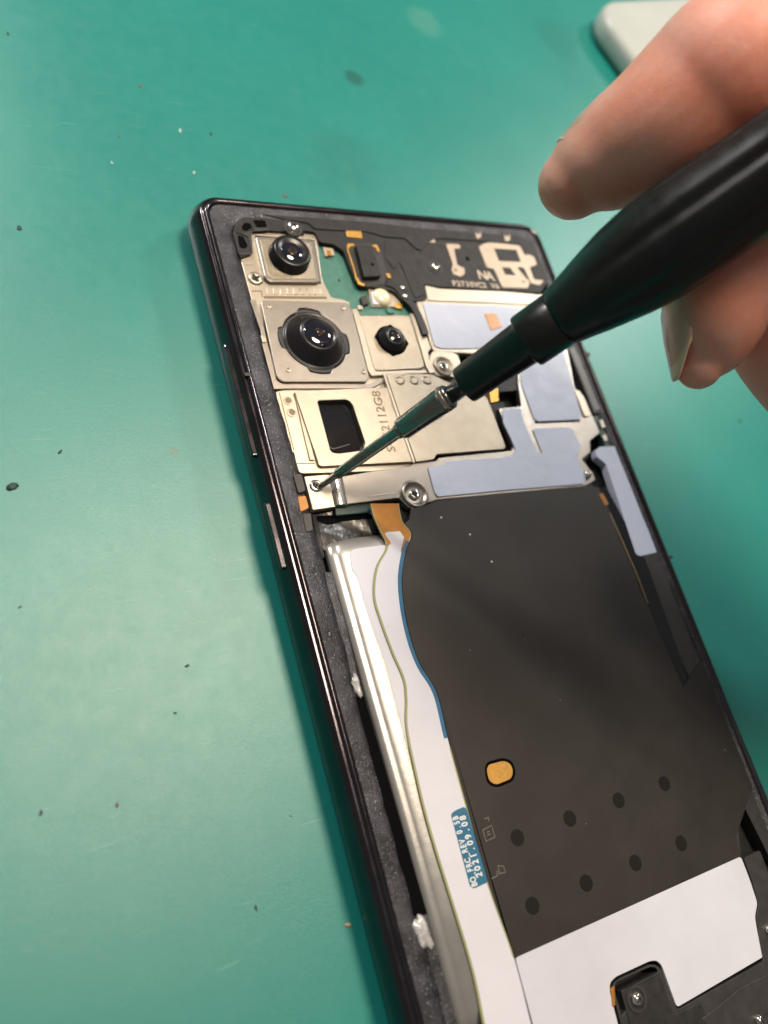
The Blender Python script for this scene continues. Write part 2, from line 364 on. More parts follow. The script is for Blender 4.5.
# gold contacts and the small black module on the cover
box_px('gold_contact', q('b',(272,236),(362,240),(370,284),(278,276)), .77, .795, 'goldpad', cover, .02)
mod = box_px('earpiece_module', q('b',(275,312),(455,316),(482,372),(516,505),(500,560),(385,572),(345,552),(318,470)), .70, .785, 'charcoal', phone, .08)
box_px('module_block', q('b',(332,318),(432,330),(482,508),(380,512)), .78, .90, 'blackplastic', mod, .03, .02)
for pts in ([(277,340),(283,314),(322,318),(322,330),(300,330),(292,345)], [(430,322),(455,322),(474,362),(462,366),(448,338),(430,332)], [(330,520),(345,556),(380,568),(386,556),(358,544),(345,515)], [(506,490),(530,492),(540,520),(520,520)]):
    box_px('gold_trim', q('b',*pts), .78, .805, 'goldpad', mod, .02, .006)
ribbon('gold_edge', q('b',(280,345),(320,470),(335,530)), .03, .76, .80, 'goldpad', mod)
link('port_hole', lathe([(0,.035),(.004,.035)], at(*q('b',(428,440))[0], .90), n=14), 'voidblack', mod)
screw(*q('i',(0,0))[0], .5, .01, cover) if False else None
for px, py, rr in ((293,227.5,.14), (435.6,267.7,.125)):
    p = plate('screw_seat', [], 0, 0, 'charcoal') if False else None
    link('screw_well', lathe([(-.03,rr*1.4),(.006,rr*1.4),(.006,rr*1.1)], at(px, py, .777), n=24), 'charcoal', cover)
    screw(px, py, .785, rr, cover, dome=True)
link('peg_hole', lathe([(0,.05),(.006,.05)], at(*q('i',(176,248))[0], .778), n=12), 'voidblack', cover)
# cream antenna traces
tz = .792
hook = box_px('antenna_trace', q('i',(38,150),(125,155),(132,182),(90,184),(112,288),(156,306),(160,345),(130,364),(84,344),(74,312),(84,284)), .77, tz, 'creamtrace', cover, .04, .006)
link('trace_hole', lathe([(0,.035),(.005,.035)], at(*q('i',(101,320))[0], tz), n=12), 'etch', hook)
pat = plate('antenna_trace', q('i',(248,168),(285,150),(318,142),(510,162),(532,205),(545,228),(560,218),(600,232),(622,286),(574,302),(602,380),(665,386),(640,418),(582,404),(538,305),(492,300),(545,366),(576,396),(564,436),(400,432),(372,372),(345,312),(300,304)), .77, tz, 'creamtrace', cover, r=.05, bevel=.006,
      holes=(q('i',(345,182),(490,192),(518,268),(378,262)), q('i',(395,304),(448,304),(484,354),(418,348))), hr=.01)
link('trace_hole', lathe([(0,.035),(.005,.035)], at(*q('i',(535,395))[0], tz), n=12), 'etch', pat)
for x, y in ((245,95),(430,112)):
    pp = q('i',(x-18,y-22),(x-8,y-8),(x+8,y-6),(x+14,y-24),(x+20,y+12),(x-4,y+26),(x-14,y+10)); box_px('contact_spot', pp, .77, .806, 'creamtrace', cover, .02, .004)
box_px('contact_spot', crop(420,200,4.8,[(12,172),(40,176),(70,182),(74,204),(40,204),(14,190)]), .77, .796, 'creamtrace', cover, .02, .004)
def mono_px(name, body, p0, p1, z, m, parent, height, gw=.8):
    """evenly spaced characters, one printed line as one mesh"""
    a, b = at(*p0, z), at(*p1, z); d = b-a; rot = math.atan2(d.y, d.x); n = len(body); bm = bmesh.new()
    for i, ch in enumerate(body):
        if ch == ' ': continue
        cu = bpy.data.curves.new('glyph', 'FONT'); cu.body = ch; cu.size = height/.70; cu.extrude = .001; cu.align_x = 'CENTER'; cu.offset = height*.035
        t = bpy.data.objects.new('glyph', cu); COL.objects.link(t)
        me = bpy.data.meshes.new_from_object(t.evaluated_get(bpy.context.evaluated_depsgraph_get())); bpy.data.objects.remove(t)
        me.transform(Matrix.Translation(a+d*((i+.5)/n)) @ Matrix.Rotation(rot, 4, 'Z') @ Matrix.Diagonal((gw,1,1,1))); bm.from_mesh(me); bpy.data.meshes.remove(me)
    return link(name, bm, m, parent, recalc=False)
def text_px(name, body, p0, p1, z, m, parent, height, sx=1.):
    a, b = at(*p0, z), at(*p1, z); d = b-a; rot = math.atan2(d.y, d.x)
    o = text(name, body, height/.70, (a.x, a.y, z), rot, m, parent)
    xs = [(v.co.x-a.x)*math.cos(rot)+(v.co.y-a.y)*math.sin(rot) for v in o.data.vertices]; k = d.length/max(xs)
    Mx = Matrix.Translation(a) @ Matrix.Rotation(rot,4,'Z') @ Matrix.Diagonal((k,1,1,1)) @ Matrix.Rotation(-rot,4,'Z') @ Matrix.Translation(-a)
    o.data.transform(Mx); return o
mono_px('printed_text', 'NA', q('i',(255,376))[0], q('i',(350,388))[0], .779, 'creamtrace', cover, .22, 1.0)
mono_px('printed_text', 'P2730VC2 V6', q('i',(82,420))[0], q('i',(385,440))[0], .779, 'creamtrace', cover, .13, .95)
plate('cream_strip', [(425,285),(440,288.5),(502,291),(546,295),(552,306),(515,304),(440,301),(428,300)], .66, .765, 'cream', phone, r=.03)
# cable loop
cab = ribbon('coax_cable', smooth_line([Vector(p) for p in ((386,282),(396,286),(405,297),(413,305),(420,318),(426,334))]), .15, .70, .80, 'cablebl', phone)
for px, py in ((402.5,288),(405,296.5)): link('solder_dot', lathe([(-.01,.07),(.02,.06),(.04,.02)], at(px, py, .80), n=14), 'chrome', cab, smooth=True)

# ---- cream bracket under the cameras
brk = plate('camera_bracket', [(248.6,231),(262,231.5),(304,236),(303,232),(315,233.5),(318,243),(322,278),(331,297),(346,300),(352,309),(354,318),(409,316),(416,302),(424,303),(434,346),(428,352),(436,372),(424,400),(300,400),(279,386),(252,301),(240,257),(250,256)], .55, .715, 'cream', phone, r=.04,
      holes=(q('j',(112,116),(575,150),(628,490),(215,490),(188,444)),), hr=.05)
ribbon('bracket_seam', q('j',(90,545),(165,545)), .02, .70, .718, 'etch', brk)
ribbon('bracket_seam', q('j',(165,545),(172,590)), .02, .70, .718, 'etch', brk)
ribbon('bracket_seam', q('j',(20,345),(110,345)), .015, .70, .718, 'gold', brk)
for k_ in range(9):
    x = 200+k_*52; box_px('bracket_tooth', q('j',(x,520),(x+34,522),(x+40,572),(x+6,570)), .70, .728, 'cream', brk, .02, .008)
ribbon('bracket_gap', q('j',(185,592),(665,596)), .05, .70, .7205, 'etch', brk)
screw(*q('j',(118,450))[0], .722, .145, brk, m='cream')
# side rail round the big camera
plate('side_rail', [(250.5,300),(256,299.5),(257,306),(264,327),(268,345),(279,382),(370,384),(388,374),(389,379),(371,388.5),(288,388.5),(274,389),(262,343),(261,331),(258,323)], .60, .775, 'steel', phone, r=.02, bevel=.012)
box_px('latch_tab', q('a',(452,960),(478,962),(490,1005),(466,1008)), .70, .80, 'cream', phone, .02)
box_px('spring_clip', q('a',(362,852),(398,850),(412,905),(392,926),(376,900)), .60, .75, 'charcoal', phone, .02)

# ---- camera modules
def camera(name, pts, ztop, lens_px, holes=(), label=None, m='steel', zb=.60, r=.08):
    o = plate(name, pts, zb, ztop, m, phone, r=r, bevel=.022, holes=holes)
    if label: o['label'] = label
    return o
def tilted(c, prof, n, m, name, parent, smooth=True, mod=None): return link(name, lathe(prof, c, n=n, mod=mod), m, parent, smooth=smooth)
# 1 upper small camera
c1p = q('j',(115,120),(575,150),(622,478),(232,474),(190,440))
cm1 = camera('camera_module', c1p, .80, None, label='small upper camera with a tall round black barrel')
cen = sum((Vector(p) for p in W(c1p, .80)), Vector((0,0)))/5
inner = [Vector(p)*.86+cen*.14 for p in W(c1p, .80)]
link('inner_plate', prism([rnd(inner, .06)], .79, .812), 'gold', cm1, bevel=.01)
c = at(*q('j',(375,288))[0], .812)
tilted(c, [(0,.40),(.012,.40),(.03,.385),(.16,.375),(.20,.35),(.21,.33),(.205,.25),(.17,.20)], 48, 'lensblack', 'lens_barrel', cm1)
tilted(c+Vector((0,0,.165)), [(0,.235),(.02,.20),(.035,.12),(.04,.02)], 40, 'glass', 'lens_glass', cm1)
tilted(c+Vector((0,0,.198)), [(0,.10),(.006,.08),(.01,.01)], 24, 'coating', 'lens_element', cm1)
# 2 main camera
c2p = q('k',(2,48),(420,60),(440,88),(526,420),(512,441),(110,441),(82,420))
hc = at(*q('k',(262,242))[0], .83)
def lug(i, n=64):
    a = 2*math.pi*i/n; k = .5+.5*math.cos(4*a+.3)
    return .62+.07*(1 if k > .60 else 0)
hole2 = [(hc.x+lug(i)*math.cos(2*math.pi*i/64), hc.y+lug(i)*math.sin(2*math.pi*i/64)) for i in range(64)]
bmh = prism([rnd(W(c2p, .83), .07), hole2], .60, .83)
cm2 = link('camera_module', bmh, 'steel', phone, bevel=.02); cm2['label'] = 'largest camera with a wide black cone and steel housing'
tilted(Vector((hc.x, hc.y, .70)), [(-.02,.73),(.0,.73)], 48, 'voidblack', 'lens_well', cm2, False)
tilted(Vector((hc.x, hc.y, .76)), [(0,.68),(.05,.68),(.065,.665),(.07,.625),(.06,.60)], 64, 'charcoal', 'retaining_ring', cm2, mod=lambda t, th: 1-.10*(1 if math.cos(4*th+3.4) > .1 else 0))
tilted(Vector((hc.x, hc.y, .77)), [(.0,.61),(.055,.605),(.06,.58),(.045,.565),(.08,.535),(.26,.37),(.30,.33),(.295,.30),(.25,.26)], 64, 'lensblack', 'lens_barrel', cm2)
tilted(Vector((hc.x, hc.y, 1.02)), [(0,.31),(.03,.27),(.055,.17),(.062,.02)], 48, 'glass', 'lens_glass', cm2)
tilted(Vector((hc.x+.01, hc.y+.01, 1.08)), [(0,.085),(.006,.06),(.008,.01)], 18, 'coating', 'lens_element', cm2, mod=lambda t, th: 1+.25*math.sin(3*th+1)+.15*math.sin(5*th))
for x, y in ((42,80),(400,88),(137,385),(497,392)):
    link('rivet', lathe([(-.01,.055),(.012,.05),(.012,.035),(.0,.03)], at(*q('k',(x,y))[0], .832), n=16), 'cream', cm2, smooth=True)
# 3 small right camera
c3p = [(359,315),(408,314.5),(411,321),(425.5,366),(422,369),(378,371),(374,368)]
cm3 = camera('camera_module', c3p, .80, None, label='smallest round camera on a cream square plate beside the largest camera', m='gold')
c = at(391.5, 340.5, .80)
tilted(c, [(0,.315),(.02,.315),(.03,.29)], 48, 'voidblack', 'lens_well', cm3, False, mod=lambda t, th: 1+.13*max(0, math.cos(4*th+.9))**6)
tilted(c, [(0,.28),(.05,.275),(.07,.25),(.11,.22),(.16,.19),(.17,.175),(.15,.14)], 48, 'lensblack', 'lens_barrel', cm3)
tilted(c+Vector((0,0,.14)), [(0,.155),(.02,.12),(.03,.06),(.032,.01)], 32, 'glass', 'lens_glass', cm3)
tilted(c+Vector((0,0,.168)), [(0,.075),(.005,.05),(.007,.01)], 18, 'coating', 'lens_element', cm3, mod=lambda t, th: 1+.25*math.sin(3*th+1))
plate('module_rail', [(352.5,309),(357,308),(361,317),(376,371),(426,369.5),(428,373),(372,376),(368,370)], .65, .785, 'cream', phone, r=.02)
# gold right rim of camera 3 (dark groove and rail)
plate('module_rail', [(411,314),(414,313),(430,362),(436,372),(430,373),(426,366)], .65, .765, 'cream', phone, r=.02)

# 4 periscope camera
base = plate('periscope_base', [(272.8,392.5),(283,390),(289,390),(291,386),(384,381),(391,384),(416,463),(416,470),(303,473.5),(299,472),(296,462),(294,452),(287,452.5)], .55, .735, 'cream', phone, r=.03, holes=([(306,397),(360,394),(377,456),(324,460)],))
ribbon('base_seam', q('d',(225,172),(338,618)), .018, .72, .739, 'etch', base)
ribbon('base_seam', q('d',(357,718),(500,716)), .015, .72, .739, 'etch', base)
for x, y in ((293,236),(320,326)):
    link('screw_hole', lathe([(0,.09),(.012,.09),(.012,.062),(.004,.055)], at(*q('d',(x,y))[0], .735), n=20), 'gold', base)
    link('hole_bottom', lathe([(0,.05),(.007,.05)], at(*q('d',(x,y))[0], .735), n=16), 'etch', base)
plate('spring_strip', q('d',(345,190),(362,172),(500,690),(462,690)), .72, .77, 'gold', base, r=.01)
win = [(317.3,400.5),(348,399.5),(352.5,404),(365.5,443),(363,450),(338,453.5),(331,452)]
per = plate('periscope_camera', [(294.5,391.5),(297,390.5),(388.5,387),(390,389),(414.7,459),(413,462),(322,466.5),(319,465)], .66, .80, 'gold', phone, r=.02, bevel=.012, holes=(win,), hr=.06)
plate('periscope_window', [(310,395),(356,393),(374,458),(326,460)], .655, .69, 'glossblack', per, r=.01)
text_px('engraved_code', 'S4K2112G8', (396,452), (379.5,391), .8015, 'etch', per, .17)
plate('prism_edge', q('d',(560,560),(640,600),(768,565),(768,575),(640,612),(556,572)), .68, .70, 'charcoal', per, r=.01)
ribbon('housing_flange', [(384,373.5),(414,462)], .045, .70, .815, 'cream', phone)

# ---- main board shield (right, warm)
sh = plate('board_shield', [(386,373.5),(400,374),(428,373.5),(436,376),(450,383),(475,384),(488.5,400),(506,447),(504,449),(437,454.5),(434,459.5),(416,462)], .62, .79, 'gold', phone, r=.03)
for x in (398, 412, 425): link('dimple', lathe([(-.01,.10),(.006,.09),(.012,.05),(.013,.01)], at(x+2, 380.5, .792), n=20), 'gold', sh, smooth=True)
ribbon('shield_gap', [(436,457),(505,450.5)], .05, .70, .742, 'voidblack', sh)
# boss with screw beside camera 3
def boss(px, py, z, ro, ri, parent, m='gold'):
    c = at(px, py, z)
    return link('screw_boss', lathe([(-.08,ro*1.04),(.02,ro),(.045,ro*.93),(.045,ro*.84),(.01,ri),(.005,ri*.6)], c, n=40), m, parent, smooth=True)
plate('boss_tab', [(432,351),(441,349),(458,354),(462,366),(456,377),(436,376),(428,362)], .62, .74, 'cream', phone, r=.08)
b1 = boss(443.5, 366.5, .74, .22, .15, phone, 'cream'); screw(443.5, 366.5, .755, .095, b1)

# ---- top white film on shield with gold contact
plate('film_backplate', [(415.5,299),(424,298),(514,302.5),(530,306),(543,350),(520,356),(464,353),(440,352),(433,350)], .62, .745, 'cream', phone, r=.04)
flm = plate('insulating_film', [(423,303),(514,306.5),(527,309),(538,347),(464,348.5),(441,348.3),(434.5,345.5)], .74, .765, 'paper', phone, r=.04, bevel=.004)
gc = box_px('gold_contact', [(484.6,313.5),(496,313.5),(502,327),(491,330)], .76, .778, 'copper', flm, .01, .003)

# ---- bracket being screwed
shb = plate('battery_connector_bracket', [(337,477),(370,471.3),(411,465.5),(413,461.5),(436,461),(440,456),(511,450.5),(514,446),(501,415),(498,408),(521,406),(518,384),(517,350),(548,330),(567,346),(575,388),(584,396),(600,433),(590,441),(591,452),(582,459),(593,473),(596,480),(586,486),(437,500),(424,504.5),(409,508),(399,498),(370,501.5),(346,504.5)], .62, .742, 'steel', phone, r=.03, bevel=.014)
foot = plate('bracket_foot', q('e',(176,192),(330,178),(400,180),(412,415),(240,440)), .62, .735, 'cream', shb, r=.03)
# arched ridge between foot and bracket
def ridge(px0, px1, z, w, h, m, name, parent):
    a, b = at(*px0, z), at(*px1, z); d = (b-a).normalized(); s = Vector((-d.y, d.x, 0)); bm = bmesh.new(); R = []
    for p in (a, b):
        R.append([bm.verts.new(p+s*(w*math.cos(math.pi*i/10))+Vector((0,0,-.06+(h+.06)*math.sin(math.pi*i/10)**.7))) for i in range(11)])
    for i in range(10): bm.faces.new((R[0][i], R[0][i+1], R[1][i+1], R[1][i]))
    bm.faces.new(R[0]); bm.faces.new(R[1])
    return link(name, bm, m, parent, smooth=False, bevel=.01)
ridge(q('e',(405,182))[0], q('e',(448,408))[0], .735, .14, .055, 'chrome', 'bracket_ridge', shb)
ribbon('embossed_line', q('g',(0,330),(40,325),(85,318),(125,312),(150,308)), .02, .73, .749, 'cream', shb)
c = at(414.5, 494.5, .742)
# arch-shaped embossment round the screw
b2 = link('screw_boss', lathe([(-.05,.275),(.02,.27),(.05,.25),(.052,.22),(.015,.185),(.006,.17),(.006,.10)], c, n=44), 'steel', shb, smooth=True)
screw(414.5, 494.5, .757, .105, b2)
plate('boss_foot', [(409,503),(424,499),(427,504),(412,509)], .66, .746, 'cream', shb, r=.01)
scr = screw(*q('e',(262,262))[0], .742, .115, foot); scr['label'] = 'bright screw under the screwdriver tip'
screw(587.3, 474.5, .76, .085, shb, dome=True, cross=False)
# films on the bracket
plate('insulating_film', [(428,467),(443,465),(445.5,461.3),(500,457.8),(513,455),(516,450),(511,438),(503.5,423),(502.5,409),(520.5,407.8),(524.5,423),(533,442),(539.5,454.3),(542.5,453),(533,430),(536,428),(569.6,427.5),(573,430),(581,447),(577,455),(586,479.6),(583.5,483.8),(500,490.5),(438,496.7),(435,493)], .735, .762, 'paper', shb, r=.03, bevel=.004)
plate('insulating_film', [(519,349),(552,330),(563,348),(581.5,416),(579,419.5),(538,421.3),(534.5,419),(521.7,385)], .735, .764, 'paper', shb, r=.03, bevel=.004)
ribbon('film_gap', [(535,422.5),(580,420.5)], .045, .73, .748, 'voidblack', shb)
ribbon('film_gap', [(533,430),(542,453)], .04, .73, .7475, 'etch', shb)
box_px('gold_contact', [(574,389),(580,391),(591,415),(585,417)], .735, .775, 'cream', shb, .02)
box_px('gold_contact', [(489,389),(498,387),(499,401),(491,403)], .70, .78, 'goldpad', sh, .02)
plate('socket_wall', [(497,362),(520,360),(521,390),(499,392)], .50, .70, 'charcoal', phone, r=.02)

# ---- right side pieces
plate('antenna_strip', [(566,343),(574,342),(606,411),(594,414.5)], .55, .765, 'charcoal', phone, r=.04)
o = plate('antenna_strip_face', [(569,348),(574.5,347),(602.5,408),(594.5,411)], .76, .775, mat('strip_grey',(.16,.16,.15),.45,.1,var=.1), phone, r=.03, bevel=.004)
sub = plate('side_board', [(592,416),(607,413),(619,444),(606,449),(600,434)], .55, .72, 'darkpcb', phone, r=.03)
for pts in ([(599,420),(603,419),(606,427),(602,428)], [(607,430),(611,429),(613,435),(609,436)], [(602,436),(606,434),(608,440),(604,441)]): box_px('chip', pts, .71, .76, 'steel', sub, .01)
plate('side_film', [(595.5,450.5),(600,446.5),(620.5,446),(661,547),(660,551.5),(640,556.3),(636,554),(606,464),(601,460),(597,457)], .60, .77, 'paper', phone, r=.04, bevel=.006)
plate('side_rail', [(636,556.5),(662,551.5),(690,615),(720,685),(752,760),(790,850),(772,862),(741,800),(724,740),(690,680),(655,600)], .50, .762, 'charcoal', phone, r=.05)
slot = plate('inner_wall', [(600,489),(606,486),(646,560),(664,610),(690,683),(680,687),(652,615),(632,560),(612,517)], .50, .765, 'glossblack', phone, r=.02)
ribbon('edge_highlight', [(610,513),(622,540),(636,572),(648,604)], .035, .74, .788, 'etch', slot)  # highlight along the edge, put in as a bronze strip
box_px('amber_tab', [(599,494),(603,493),(609,504),(605,505.5)], .74, .79, 'copper', slot, .01)
link('rivet', lathe([(-.02,.05),(.01,.045),(.015,.02)], at(*crop(640,680,5.69,[(480,398)])[0], .77), n=14), 'chrome', phone, smooth=True)

# ---- battery
def battery():
    # cross-section across x, left edge profile with creases, lofted along y
    yt, yb = -6.62, -14.05
    P = [(.66,.52),(.62,.60),(.63,.66),(.68,.70),(.73,.712),(.775,.708),(.80,.722),(.845,.735),(.90,.748),(1.0,.757),(1.12,.760),(1.2,.760),(5.9,.760),(6.0,.72),(6.02,.52)]
    bm = bmesh.new(); R = []
    for s, (y, dz, dx) in enumerate(((yt,-.14,.10),(yt-.05,-.07,.05),(yt-.14,-.02,.015),(yt-.3,0,0),(-9,.0,0),(-11.5,0,0.01),(yb+.3,0,0),(yb,-.12,.05))):
        R.append([bm.verts.new((x+(dx if x < 2 else -dx), y, max(.5, z+dz))) for x, z in P])
    for a, b in zip(R, R[1:]):
        for i in range(len(P)-1): bm.faces.new((a[i], a[i+1], b[i+1], b[i]))
    bm.faces.new(R[0]); bm.faces.new(R[-1])
    o = link('battery', bm, 'pouch', phone, smooth=False, bevel=.02)
    o.data.polygons.foreach_set('use_smooth', [True]*len(o.data.polygons))
    return o
bat = battery()
# crumpled dark foil tray above battery
bm = bmesh.new(); nx, ny = 26, 12; V_ = []
for j in range(ny+1):
    row = []
    for i in range(nx+1):
        x = .52+i/nx*2.0; y = -6.05-j/ny*.72
        z = .57+.035*math.sin(x*4+y*3)*math.cos(y*6+x)+.07*(j/ny)
        row.append(bm.verts.new((x, y, z)))
    V_.append(row)
for j in range(ny):
    for i in range(nx): bm.faces.new((V_[j][i], V_[j][i+1], V_[j+1][i+1], V_[j+1][i]))
link('foil_seal', bm, 'foil', phone, smooth=True)
plate('foil_lip', crop(280,500,3.84,[(140,60),(350,50),(360,70),(240,80),(175,100),(150,115)]), .52, .60, 'voidblack', phone, r=.04)
plate('connector_board', q('e',(400,412),(655,385),(668,455),(410,480)), .55, .68, 'darkpcb', phone, r=.03)
plate('connector_board', q('g',(168,345),(200,345),(215,390),(190,392)), .55, .68, 'darkpcb', phone, r=.02)
# battery label film
plate('battery_label', [(350,552),(354,549),(388,544.5),(400,560),(400,640),(420,700),(428,760),(440,830),(407,745),(385,662),(367,612),(357,576),(352,570)], .758, .764, 'paper2', bat, r=.05, bevel=0)

# ---- flex cable
lft = smooth_line([Vector(p) for p in ((371,503.5),(374,516),(380,530),(386,541.6),(386.5,549.5),(377,568),(374.5,596),(381.6,622),(393,653),(404,679),(406.5,698.6),(407,728),(416,773),(431.6,835),(470,960),(484,1024),(492,1060))])
rgt = smooth_line([Vector(p) for p in ((398.5,503.5),(402,521),(411,534),(405.5,550),(401.2,578),(403.7,609),(410.6,640.6),(420.6,666.7),(436.2,693),(447.5,738),(465.5,804),(487.5,883),(513.5,957),(531,1024),(541,1060))])
def flexpoly(l, r, z): return [at(p[0], p[1], z).xy for p in l]+[at(p[0], p[1], z).xy for p in r[::-1]]
zf = .792
flex = link('flex_cable', prism([flexpoly(lft, rgt, zf)], .765, zf), 'paper2', phone, bevel=0)
def off(line, dx): return [Vector((p[0]+dx, p[1])) for p in line]
# amber upper end, blue and olive edges, slightly proud of the film
i_l = [p for p in lft if p[1] < 549.5]; i_r = [p for p in rgt if p[1] < 551]
amb = [(371,503.5),(374,516),(380,530),(386.5,541.6),(387,547),(391,543),(384.6,533.5),(388,531.6),(400,531),(404.2,537),(401,550),(402,556),(405.8,549),(411.2,534),(402,521),(398.5,503.5)]
a_ = link('amber_end', prism([W(amb, zf+.004)], zf-.01, zf+.004), 'copper', flex)
ribbon('olive_edge', [p for p in lft if p[1] > 541], .035, .76, zf+.003, 'olive', flex)
ribbon('olive_edge', [p for p in lft if p[1] < 543], .018, .76, zf+.007, 'olive', flex)
ribbon('olive_edge', [p for p in rgt if p[1] < 536], .014, .76, zf+.007, 'olive', flex)
ribbon('blue_edge', off([p for p in rgt if 540 < p[1] < 742], -1.5), .065, .76, zf+.005, 'blueedge', flex)
ribbon('olive_edge', [p for p in rgt if 738 < p[1] < 960], .022, .76, zf+.003, 'olive', flex)
bl = plate('blue_label', [(450.8,814),(456,810),(464.5,806.5),(467.5,811),(488,882),(474,888.5),(470,886)], zf-.005, zf+.006, 'bluelabel', flex, r=.04, bevel=0)
lz = zf+.0075
mono_px('printed_text', 'BO_FRC_REV 0.5B', (477.6,886), (457.4,815), lz, 'ink', bl, .098, .70)
mono_px('printed_text', '2021.09.08', (482.8,877), (464.6,814), lz, 'ink', bl, .105, .85)

# ---- graphite charging sheet
left_edge = [(424,505.5),(436,500.5)]
sheet_l = [Vector((p[0]+1.2, p[1])) for p in rgt if 522 < p[1] < 958]
spts = [Vector((411,509)), Vector((410,519))] + sheet_l
spx = spts + [Vector(p) for p in ((513.8,957.3),(741,855),(735,838),(752,790),(752,760),(720,690),(700,662),(683,687),(650,612),(622,548),(606,500),(598,487),(583,486.5),(510,493),(437,500.5),(424,506))]
# tidy right part in phone coordinates
zs = .785
sheet = link('charging_sheet', prism([[at(p[0], p[1], zs).xy for p in spx]], .765, zs), 'sheet', phone, bevel=.004)
plate('sheet_underlay', [at(410.5,512,.77).xy, at(424,508,.77).xy, at(600,492,.77).xy, (6.86,-8.8), (6.95,-12.9), at(741,857,.77).xy, at(514,959,.77).xy, at(470,830,.77).xy, at(438,700,.77).xy, at(405,620,.77).xy, at(403,575,.77).xy], .74, .766, 'charcoal', phone, r=.05, world=True, bevel=0)
for x, y in ((50,280),(200,225),(340,173),(471,125),(93,475),(247,410),(388,352),(519,296)):
    c = at(*crop(500,740,2.866,[(x,y)])[0], zs)
    link('round_window', prism([circ(c, .125)], zs-.01, zs+.002), 'dot', sheet)
gx = [(487,770),(489,764.5),(504,760.5),(511,764),(513.5,772),(511,779),(496,785),(489,781)]
plate('contact_window', [(484.5,769),(487,762),(503,757.5),(512.5,761),(516,772),(513.5,781),(497,788),(487,784)], zs-.01, zs+.002, 'voidblack', sheet, r=.12, bevel=0)
plate('gold_contact', gx, zs-.01, zs+.012, 'goldpad', sheet, r=.10, bevel=.004)
for (x, y) in ((0,0),(9,-1),(-1,6),(8.5,4.5)):
    pass
def frameline(pts): ribbon('printed_mark', pts, .012, zs-.004, zs+.0018, 'print', sheet)
K = lambda *p: crop(440,780,6.4,p)
frameline(K((275,320),(330,290),(352,365),(295,392),(275,320))); frameline(K((300,335),(318,328))); frameline(K((303,352),(325,345))); frameline(K((285,250),(310,238),(312,262)))
frameline(K((330,632),(368,612),(362,580))); frameline(K((375,600),(420,590),(408,552),(370,548),(380,596)))
# tiny white fluff specks on the sheet
for x, y in ((590,560),(420,460),(718,720)):
    p = q('g',(x,y))[0]; link('lint_speck', lathe([(0,.022),(.012,.018),(.018,.004)], at(*p, zs), n=8), 'ink', sheet, smooth=True)
for x, y in ((586,824),(525,640),(470,650),(620,600),(560,700)): link('lint_speck', lathe([(0,.014),(.008,.01),(.012,.003)], at(x, y, zs), n=8), 'print', sheet, smooth=True)

# ---- lower white film
plate('lower_film', [(515.5,958),(741,856.5),(750,880),(757.5,903),(755,917),(758,935),(764,956.5),(677,1007.5),(662,965.7),(657,960.5),(650,961),(615.5,977),(610,983),(609.7,991),(622,1040),(640,1100),(560,1120),(533,1024)], .74, .781, 'paper3', phone, r=.06, bevel=.004)
# ---- speaker module
spk = plate('speaker_box', [(677.5,1010),(764,961),(759.5,938),(756.5,917),(759,904),(752,880),(744,858),(760,850),(800,960),(840,1060),(760,1120),(645,1120),(625,1040),(613,992),(613,984),(619,979),(650,964.5),(656,964.5),(661,969)], .50, .80, 'charcoal', phone, r=.06, bevel=.02,
      holes=([(614.5,990),(616,982.5),(650,967),(655.5,967.5),(658.5,971.5),(620.5,990.5),(626,1010),(622,1016)],), hr=.02)
tb = plate('screw_tab', [(621,990.5),(659,972),(674,1014),(700,1003),(718,1040),(640,1060)], .78, .822, 'blackplastic', spk, r=.04, bevel=.015)
c = at(636.5, 999, .822)
link('screw_ring', lathe([(-.01,.19),(.015,.185),(.015,.145),(-.002,.14)], c, n=32), 'charcoal', tb, smooth=False)
screw(636.5, 999, .824, .10, tb, dome=True)
plate('speaker_grille', q('l',(560,540),(640,470),(760,410),(820,520),(700,640),(520,640),(480,600)), .79, .828, 'charcoal', spk, r=.06, bevel=.01)
screw(*q('l',(728,606))[0], .835, .09, spk, dome=True)
screw(*q('l',(775,215))[0], .81, .10, spk, dome=True)
box_px('amber_tab', q('l',(92,470),(106,456),(110,540),(100,548)), .70, .806, 'copper', spk, .02)

# ---- left side: slot darkness painted as a black strip, glue, key flex
plate('slot_shade', [at(355,697,.74).xy, at(364,697,.74).xy, at(427,914,.74).xy, at(410,917,.74).xy], .70, .752, 'voidblack', phone, r=.01, world=True, bevel=0)
def blob(name, px, py, z, sx, sy, sz, rot, m, parent, seed):
    rg = random.Random(seed); bm = bmesh.new(); bmesh.ops.create_icosphere(bm, subdivisions=3, radius=1)
    ph = [rg.uniform(0, 6) for _ in range(6)]
    for v in bm.verts:
        k = 1+.16*math.sin(4*v.co.x+ph[0])+.14*math.sin(5*v.co.y+ph[1])+.12*math.sin(6*v.co.z+ph[2])+.10*math.sin(9*v.co.x+7*v.co.y+ph[3])
        v.co = Vector((v.co.x*sx*k, v.co.y*sy*k, max(-.3, v.co.z)*sz*k))
    bmesh.ops.rotate(bm, verts=bm.verts, matrix=Matrix.Rotation(rot, 3, 'Z')); bmesh.ops.translate(bm, verts=bm.verts, vec=at(px, py, z))
    return link(name, bm, m, parent, smooth=True)
blob('glue_blob', 356, 686, .745, .075, .17, .06, 0, 'clearglue', phone, 1)
blob('glue_blob', 422, 931, .745, .10, .22, .07, .1, 'clearglue', phone, 2)
